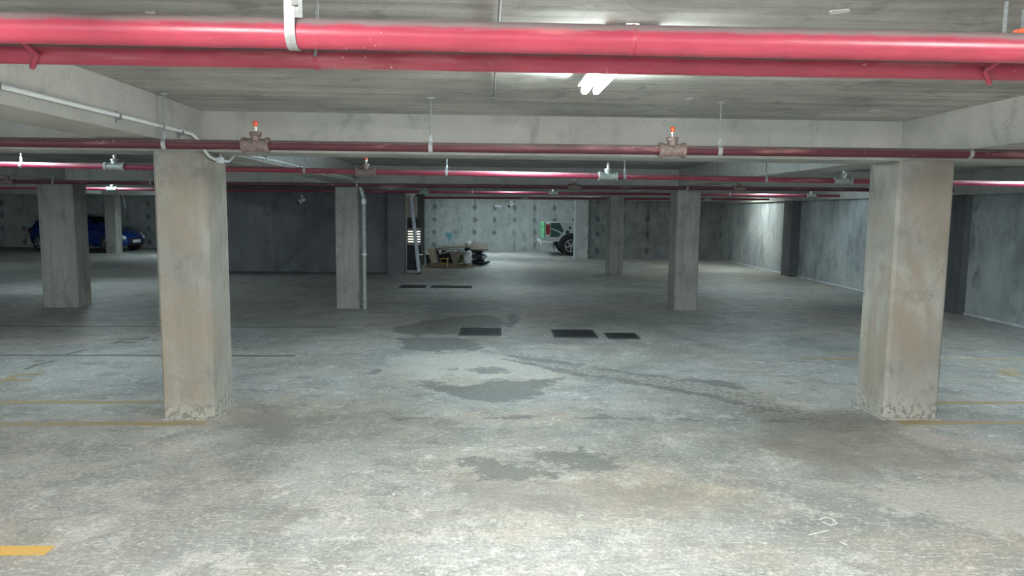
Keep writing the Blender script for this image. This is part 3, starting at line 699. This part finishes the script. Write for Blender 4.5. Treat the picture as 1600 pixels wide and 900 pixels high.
m = MB(); m.box(-.15,.15,-.015,0,-.05,.05); m.build('plate', M['sign'], t, bevel=.004)
m = MB(); m.tube([(1.15,32.22,2.14),(1.15,32.22,2.2)], .012, 8); 
tag(m.build('cable_drop', M['conduit'], None, True), 'short pale cable above the back wall camera', 'cable', None, 'thing')
t = thing('hanging_cable', 'loose white cable hanging beside the slim far column', 'cable', (0,0,0))
p0 = ony(189, 300, 28.2); p1 = ony(196, 326, 28.2)
m = MB(); m.tube([(p0.x-.1, 28.2, 2.25), (p0.x, 28.2, p0.z), ((p0.x+p1.x)/2+.03, 28.2, (p0.z+p1.z)/2+.05), tuple(p1)], .016, 8); m.build('cable', M['conduit'], t, True)
# blue smear on the back wall
gx = ony(705, 372, 32.24)
t = NT('blue_spray'); p = t.pos(False); f = t.noise(p, 4, 5, .7)
t.col(t.mix(t.ramp(f, .42, .55), (.36,.39,.38), (.12,.30,.36))); t.rough(.85)
m = MB(); m.prism([(gx.x-.30,gx.z+.22),(gx.x+.02,gx.z+.26),(gx.x+.05,gx.z-.02),(gx.x+.16,gx.z-.26),(gx.x+.02,gx.z-.30),(gx.x-.08,gx.z-.08),(gx.x-.24,gx.z+.02)], 32.246, 32.252, 'y')
m.build('spray_paint', t.m, bpy.data.objects['wall_back'])

# ------------------------------------------------------------------ rubbish heap
HG = 'dumped rubbish heap'
def plank(label, c, L, w, th, rz, ry=0, rx=0, mat='wood', name='plank'):
    t = MB(); R = Matrix.Rotation(rz, 3, 'Z') @ Matrix.Rotation(ry, 3, 'Y') @ Matrix.Rotation(rx, 3, 'X')
    t.box(-L/2, L/2, -w/2, w/2, -th/2, th/2)
    o = t.build(name, M[mat], bevel=min(.004, th*.2)); o.matrix_world = Matrix.Translation(c) @ R.to_4x4()
    return tag(o, label, 'plank' if 'plank' in name else name.replace('_', ' '), HG, 'thing')
def blob(name, label, cat, c, r, mat, noise=.12, seed=1, tie=False):
    m = MB(); m.ball(c, *r, seg=20, noise=noise, seed=seed)
    for v in m.bm.verts:
        if v.co.z < .004 and c[2]-r[2] < .03: v.co.z = .004
    o = m.build(name, M[mat], None, True); return tag(o, label, cat, HG, 'thing')
Y0 = 22.55
plank('long plank along the front bottom of the rubbish heap', (-1.05, Y0, .035), 1.42, .10, .05, .02)
plank('back plank lying on the floor under the rubbish heap', (-1.05, Y0+.5, .035), 1.45, .12, .05, -.03)
plank('short wooden block under the ladder-side end of the heap', (-1.62, Y0-.01, .09), .20, .12, .09, .15, name='wood_block')
plank('short wooden block under the truck-side end of the heap', (-.47, Y0-.02, .10), .12, .12, .10, -.1, name='wood_block')
plank('bent cross plank resting on the front plank of the heap', (-.95, Y0+.02, .105), 1.15, .09, .03, .03, -.03)
blob('rubbish_bag', 'big shiny black bag in the middle of the heap', 'bag', (-1.12, Y0+.36, .30), (.31,.22,.22), 'bag_black', .10, 3)
blob('rubbish_bag', 'dark bag below the top planks of the heap', 'bag', (-.55, Y0+.52, .30), (.22,.24,.27), 'cloth_dark', .10, 5)
blob('rubbish_bag', 'small black bag next to the upright pale boards', 'bag', (-1.50, Y0+.50, .27), (.09,.18,.24), 'cloth_dark', .10, 9)
blob('rubbish_bag', 'white plastic bag at the front corner of the heap', 'bag', (-.50, Y0-.02, .27), (.13,.11,.17), 'bag_white', .16, 11)
blob('rubbish_bag', 'small white bag slumped above the white corner bag', 'bag', (-.48, Y0+.05, .44), (.09,.09,.09), 'bag_white', .16, 14)
blob('sack', 'green sack in front of the black bag', 'sack', (-.76, Y0+.06, .25), (.16,.13,.15), 'foliage', .16, 17)
blob('sack', 'pale grey green sack leaning above the green sack', 'sack', (-.72, Y0+.10, .46), (.15,.11,.10), 'cloth_grey', .14, 21)
blob('rubbish_bag', 'white bundle lying on top of the planks', 'bag', (-.50, Y0+.55, .72), (.10,.10,.07), 'bag_white', .14, 23)
plank('outer pale board standing at the ladder-side end of the heap', (-1.63, Y0+.08, .36), .50, .05, .14, .0, PI/2-.28, 0, 'wood_pale', 'upright_board')
plank('inner pale board standing at the ladder-side end of the heap', (-1.53, Y0+.12, .34), .46, .05, .09, .0, PI/2-.30, 0, 'wood_pale', 'upright_board')
plank('thin grey board standing against the pale boards of the heap', (-1.45, Y0+.14, .33), .44, .03, .05, .0, PI/2-.34, 0, 'wood_pink', 'upright_board')
# yellow crate frame
t = thing('crate_frame', 'yellow plastic frame leaning at the front of the heap', 'frame', (-1.22, Y0-.06, .06), .05, HG)
m = MB(); m.box(-.13,.13,0,.03,.20,.24); m.box(-.13,.13,0,.03,.06,.09); m.box(-.13,-.10,0,.03,.02,.24); m.build('frame', M['yellow'], t, bevel=.004)
m = MB(); m.box(.06,.11,-.03,.0,-.05,.22); m.build('post', M['wood_pale'], t, bevel=.004)
m = MB(); m.prism([(-.17,.24),(.15,.27),(.16,.16),(.03,-.19),(-.05,-.16)], Y0-.16, Y0-.11, 'y')
o = m.build('cardboard_sheet', M['card']); o.location = (-.90, 0, .245); tag(o, 'pointed brown cardboard sheet leaning on the front of the heap', 'cardboard', HG, 'thing')
plank('pale offcut lying between the cardboard sheet and the white bag', (-.70, Y0-.10, .15), .26, .06, .03, .1, -.3, 0, 'wood_pale', 'wood_offcut')
plank('longest brown top plank of the heap, raised at the truck side', (-.98, Y0+.42, .60), 1.15, .16, .035, .03, -.06)
plank('pale yellowish plank on top of the heap', (-.95, Y0+.55, .66), 1.05, .14, .03, -.02, -.05, 0, 'wood_pale')
plank('thin dark plank just below the top planks of the heap', (-1.10, Y0+.30, .545), .80, .10, .025, .06, -.02, 0, 'wood_pink')
plank('wide brown board overhanging the truck side of the heap', (-.25, Y0+.75, .62), .75, .42, .04, -.03, .01, .5, 'wood_pink', 'wide_board')
plank('short plank fragment sticking out over the black bag', (-1.20, Y0+.12, .46), .36, .08, .025, .25, -.2, 0, 'wood_pale', 'plank_fragment')
blob('rubbish_bag', 'wide flat black bag on the floor behind the heap', 'bag', (-.14, Y0+1.2, .10), (.34,.28,.095), 'bag_black', .06, 31)
blob('rubbish_bag', 'middle dark bag stacked behind the heap', 'bag', (-.20, Y0+1.2, .285), (.30,.25,.085), 'cloth_dark', .08, 33)
blob('rubbish_bag', 'topmost dark bag stacked behind the heap', 'bag', (-.22, Y0+1.2, .45), (.24,.22,.075), 'bag_black', .10, 35)
blob('rubbish_bag', 'small grey bag at the outer edge of the dark stack', 'bag', (-.02, Y0+.95, .26), (.07,.07,.06), 'cloth_grey', .12, 37)

# ------------------------------------------------------------------ vehicles
def loft(sections, cap=True):
    """sections: list of (x, [(y, z) half ring from bottom centre to top centre])"""
    m = MB(); rings = []
    for x, half in sections:
        ring = [m.bm.verts.new((x, y, z)) for y, z in half] + [m.bm.verts.new((x, -y, z)) for y, z in half[-2:0:-1]]
        rings.append(ring)
    n = len(rings[0])
    for A, B in zip(rings, rings[1:]):
        for k in range(n): m.bm.faces.new((A[k], A[(k+1) % n], B[(k+1) % n], B[k]))
    if cap: m.bm.faces.new(rings[0][::-1]); m.bm.faces.new(rings[-1])
    return m
def half(zb, zs, zt, wb, ws, wt):
    return [(0,zb),(wb*.92,zb),(wb,zb+.08),(ws,(zb+zs)/2),(ws*.985,zs),(wt,zt-.05),(wt*.86,zt),(0,zt+.01)]
def wheel(parent, x, y, r, side, w=.22):
    m = MB(); m.lathe([(r*.66,-w/2),(r*.93,-w/2),(r,-w*.3),(r,w*.3),(r*.93,w/2),(r*.66,w/2)], (x,y,r), 'y', 32); o = m.build('wheel', M['tyre'], parent, True)
    s = side*w/2
    m = MB(); m.lathe([(r*.62,-.012),(r*.64,.012),(r*.55,.012),(r*.55,-.012),(r*.62,-.012)], (x,y+s,r), 'y', 28, False)
    for k in range(5):
        a = 2*PI*k/5+.3; R = Matrix.Rotation(a, 3, 'Y')
        m.box(.03, r*.57, -.01, .010, -.03, .03, R, Vector((x,y+s,r)))
    m.lathe([(r*.17,-.015),(r*.17,.022)], (x,y+s,r), 'y', 14)
    m.build('rim', M['rim'], o); return o

# blue car, nose to +x
car = thing('car', 'blue car parked behind the slim far column by the back wall', 'car', (-16.1, 30.05, 0), -.13)
S = [(-1.74, half(.44,.70,.86,.62,.70,.60)), (-1.70, half(.32,.80,1.02,.76,.80,.62)), (-1.58, half(.24,.88,1.24,.80,.87,.58)), (-1.30, half(.21,.91,1.39,.82,.89,.57)), (-.75, half(.20,.91,1.44,.83,.90,.58)),
     (.0, half(.20,.90,1.45,.83,.90,.58)), (.45, half(.20,.88,1.36,.83,.90,.58)), (.85, half(.20,.86,1.12,.83,.90,.62)), (1.12, half(.20,.84,.95,.83,.89,.70)), (1.6, half(.22,.74,.87,.82,.87,.70)),
     (1.95, half(.23,.64,.77,.76,.80,.64)), (2.13, half(.25,.52,.66,.62,.66,.54)), (2.19, half(.30,.46,.56,.50,.52,.44))]
b = loft(S); b.build('body', M['car_blue'], car, True)
def side_glass(x0, x1, S, sgn, inset=.06):
    def at(x, i):
        for (xa, ha), (xb, hb) in zip(S, S[1:]):
            if xa <= x <= xb:
                u = (x-xa)/(xb-xa); return Vector((x, ha[i][0]+(hb[i][0]-ha[i][0])*u, ha[i][1]+(hb[i][1]-ha[i][1])*u))
    m = MB(); n = 6; lo = []; hi = []
    for k in range(n+1):
        x = x0+(x1-x0)*k/n; a, c = at(x, 4), at(x, 5)
        p, q = a.lerp(c, .10), a.lerp(c, .92)
        for L_, v in ((lo, p), (hi, q)): L_.append(m.bm.verts.new((v.x, sgn*(v.y+.010), v.z+.004)))
    for k in range(n): m.bm.faces.new((lo[k], lo[k+1], hi[k+1], hi[k]))
    bmesh.ops.solidify(m.bm, geom=m.bm.faces[:], thickness=.008)
    return m
for sg in (-1, 1):
    side_glass(-1.32, -.30, S, sg).build('rear_window', M['glass'], car, True)
    side_glass(-.24, .80, S, sg).build('front_window', M['glass'], car, True)
m = MB(); vs = [m.bm.verts.new(v) for v in ((1.06,.60,.985),(1.06,-.60,.985),(.50,-.50,1.355),(.50,.50,1.355))]; m.bm.faces.new(vs); bmesh.ops.solidify(m.bm, geom=m.bm.faces[:], thickness=.02); m.build('windscreen', M['glass'], car)
m = MB(); vs = [m.bm.verts.new(v) for v in ((-1.71,.54,1.04),(-1.71,-.54,1.04),(-1.50,-.48,1.31),(-1.50,.48,1.31))]; m.bm.faces.new(vs); bmesh.ops.solidify(m.bm, geom=m.bm.faces[:], thickness=.02); m.build('rear_windscreen', M['glass'], car)
for sg in (-1, 1):
    for x in (-1.20, 1.60): wheel(car, x, sg*.80, .325, sg)
    m = MB(); m.prism([(1.64,.68),(1.90,.58),(2.15,.50),(2.14,.60),(1.94,.72),(1.56,.80)], sg*.60, sg*.90, 'y')
    for v in m.bm.verts:
        f = max(0, (v.co.x-1.6)/.53); v.co.y -= sg*.22*f**1.7
    m.build('headlight', M['lamp_clear'], car, bevel=.01)
    m = MB(); m.box(.72, .86, sg*.90-.06*(sg < 0), sg*.90+.06*(sg > 0), .86, .98); m.build('wing_mirror', M['car_blue'], car, bevel=.02)
    m = MB(); m.prism([(-1.74,.70),(-1.62,.72),(-1.54,.86),(-1.60,.94),(-1.73,.88)], sg*.62, sg*.84, 'y'); m.build('tail_light', M['lamp_red_dark'], car, bevel=.01)
    m = MB(); m.lathe([(.05,-.01),(.05,.02)], (2.06, sg*.55, .36), 'x', 14); m.build('fog_light', M['chrome'], car)
m = MB(); m.prism([(-.40,.30),(.40,.30),(.46,.44),(.40,.54),(-.40,.54),(-.46,.44)], 2.12, 2.215, 'x'); m.build('grille', M['black'], car, bevel=.01)
m = MB(); m.box(2.215, 2.23, -.24, .24, .36, .475); m.build('number_plate', M['plate'], car, bevel=.004)
for sg in (-1, 1):
    m = MB(); m.prism([(-1.0,.20),(1.0,.20),(1.0,.27),(-1.0,.27)], sg*.82, sg*.875, 'y'); m.build('sill_trim', M['black'], car)

# white pick-up, tail towards -x
tr = thing('pickup_truck', 'white pickup truck with dark green livery, mostly behind the far column', 'truck', (2.36, 30.05, 0), .02)
W = .90
def tsec(x, zb, zs, zt, w=W): return (x, [(0,zb),(w*.94,zb),(w,zb+.10),(w+.01,(zb+zs)/2),(w,zs),(w*.975,zt-.02),(w*.93,zt),(0,zt)])
TS = [tsec(.06,.58,1.0,1.33), tsec(.3,.56,1.0,1.335), tsec(1.7,.52,1.0,1.335), tsec(1.75,.5,1.0,1.335)]
loft(TS).build('cargo_bed', M['truck_white'], tr, True)
CS = [(1.78,[(0,.48),(W*.94,.48),(W,.58),(W+.01,.8),(W,1.15),(W*.86,1.75),(W*.74,1.82),(0,1.84)]), (2.9,[(0,.45),(W*.94,.45),(W,.55),(W+.01,.8),(W,1.15),(W*.86,1.76),(W*.74,1.84),(0,1.86)]),
      (3.4,[(0,.45),(W*.94,.45),(W,.55),(W+.01,.8),(W,1.15),(W*.88,1.55),(W*.74,1.62),(0,1.64)]), (3.85,[(0,.45),(W*.94,.45),(W,.55),(W+.01,.8),(W,1.05),(W*.93,1.16),(W*.8,1.2),(0,1.22)]),
      (5.0,[(0,.45),(W*.9,.45),(W*.95,.55),(W*.96,.8),(W*.95,1.0),(W*.88,1.08),(W*.75,1.12),(0,1.14)]), (5.2,[(0,.5),(W*.8,.5),(W*.84,.6),(W*.85,.75),(W*.84,.9),(W*.78,.98),(W*.65,1.0),(0,1.0)])]
loft(CS).build('cab', M['truck_white'], tr, True)
for sg in (-1, 1):
    m = MB(); m.prism([(1.95,1.17),(3.55,1.17),(3.15,1.52),(2.9,1.66),(1.95,1.66)], sg*(W*.80), sg*(W*.99), 'y')
    for v in m.bm.verts: v.co.y -= sg*.13*(v.co.z-1.17)/.5
    m.build('side_window', M['glass'], tr)
    for x in (1.08, 4.25):
        wheel(tr, x, sg*(W-.06), .40, sg, .25)
        m = MB(); m.prism([(x+.50*math.cos(a), .40+.50*math.sin(a)) for a in [PI*k/16 for k in range(17)]] + [(x-.44,.30),(x+.44,.30)], sg*(W-.30), sg*(W+.014), 'y'); m.build('wheel_arch', M['black'], tr)
    m = MB(); m.prism([(.066,.84),(.24,.84),(.24,1.24),(.066,1.24)], sg*(W-.10), sg*(W+.014), 'y'); m.build('tail_light', M['lamp_red'], tr, bevel=.01)
    m = MB(); m.prism([(.10,1.245),(.23,1.245),(.23,1.325),(.10,1.325)], sg*(W-.10), sg*(W+.012), 'y'); m.build('reverse_light', M['lamp_clear'], tr, bevel=.008)
    def decal(pts, mat, dep=.016, nm='livery_panel'):
        m = MB(); m.prism(pts, sg*(W-.03), sg*(W+dep), 'y'); m.build(nm, M[mat], tr)
    decal([(.27,1.31),(.62,1.31),(.68,1.20),(.79,.98),(.70,.86),(.58,.74),(.20,.74),(.27,.86)], 'truck_green')
    decal([(.27,1.10),(.40,1.06),(.55,1.01),(.70,.92),(.73,.89),(.70,.88),(.66,.885),(.52,.965),(.38,1.02),(.27,1.055)], 'truck_white', .020, 'livery_stripe')
    for (cx, cz, rr) in ((.94,.935,.085), (1.04,1.115,.055)):
        decal([(cx+rr*math.cos(2*PI*k/14), cz+rr*math.sin(2*PI*k/14)) for k in range(14)], 'truck_green', .016, 'livery_dot')
    decal([(.64,.60),(.70,.60),(.70,.66),(.64,.66)], 'black', .015, 'fuel_cap')
m = MB(); m.box(0,.065,-W*.95,W*.95,.70,1.335); m.build('tailgate', M['truck_green_light'], tr, bevel=.012)
m = MB(); m.box(-.012,.004,-.12,.12,1.10,1.20); m.build('tailgate_handle', M['black'], tr, bevel=.004)
m = MB(); m.box(-.10,.10,-W*.98,W*.98,.50,.66); m.box(-.09,.36,-W*1.0,-W*.9,.50,.62); m.build('rear_bumper', M['chrome'], tr, bevel=.015)
m = MB(); m.box(-.125,-.10,W*.2,W*.75,.52,.64); m.box(-.125,-.10,-W*.96,-W*.60,.48,.62); m.build('number_plate', M['plate'], tr, bevel=.004)

# ------------------------------------------------------------------ world: dim daylight entering from the open ramp side behind the camera
w = bpy.data.worlds.new('World'); bpy.context.scene.world = w; w.use_nodes = True
w.node_tree.nodes['Background'].inputs[0].default_value = (.80,.92,1.0,1); w.node_tree.nodes['Background'].inputs[1].default_value = 1.2

# ------------------------------------------------------------------ camera
cd = bpy.data.cameras.new('camera'); co = bpy.data.objects.new('camera', cd); C.objects.link(co)
cd.sensor_fit = 'HORIZONTAL'; cd.sensor_width = 36; cd.lens = 36*FPX/1600; cd.clip_end = 200
mw = Matrix.Identity(4)
for i, v in enumerate((RX, -DN, -FW)):
    for r in range(3): mw[r][i] = v[r]
mw[2][3] = EYE; co.matrix_world = mw
sc = bpy.context.scene; sc.camera = co
sc.view_settings.view_transform = 'Standard'; sc.view_settings.look = 'None'; sc.view_settings.gamma = 1
sc.view_settings.use_curve_mapping = False; sc.view_settings.exposure = 1.75
bpy.data.materials.remove(M['paint_y'])
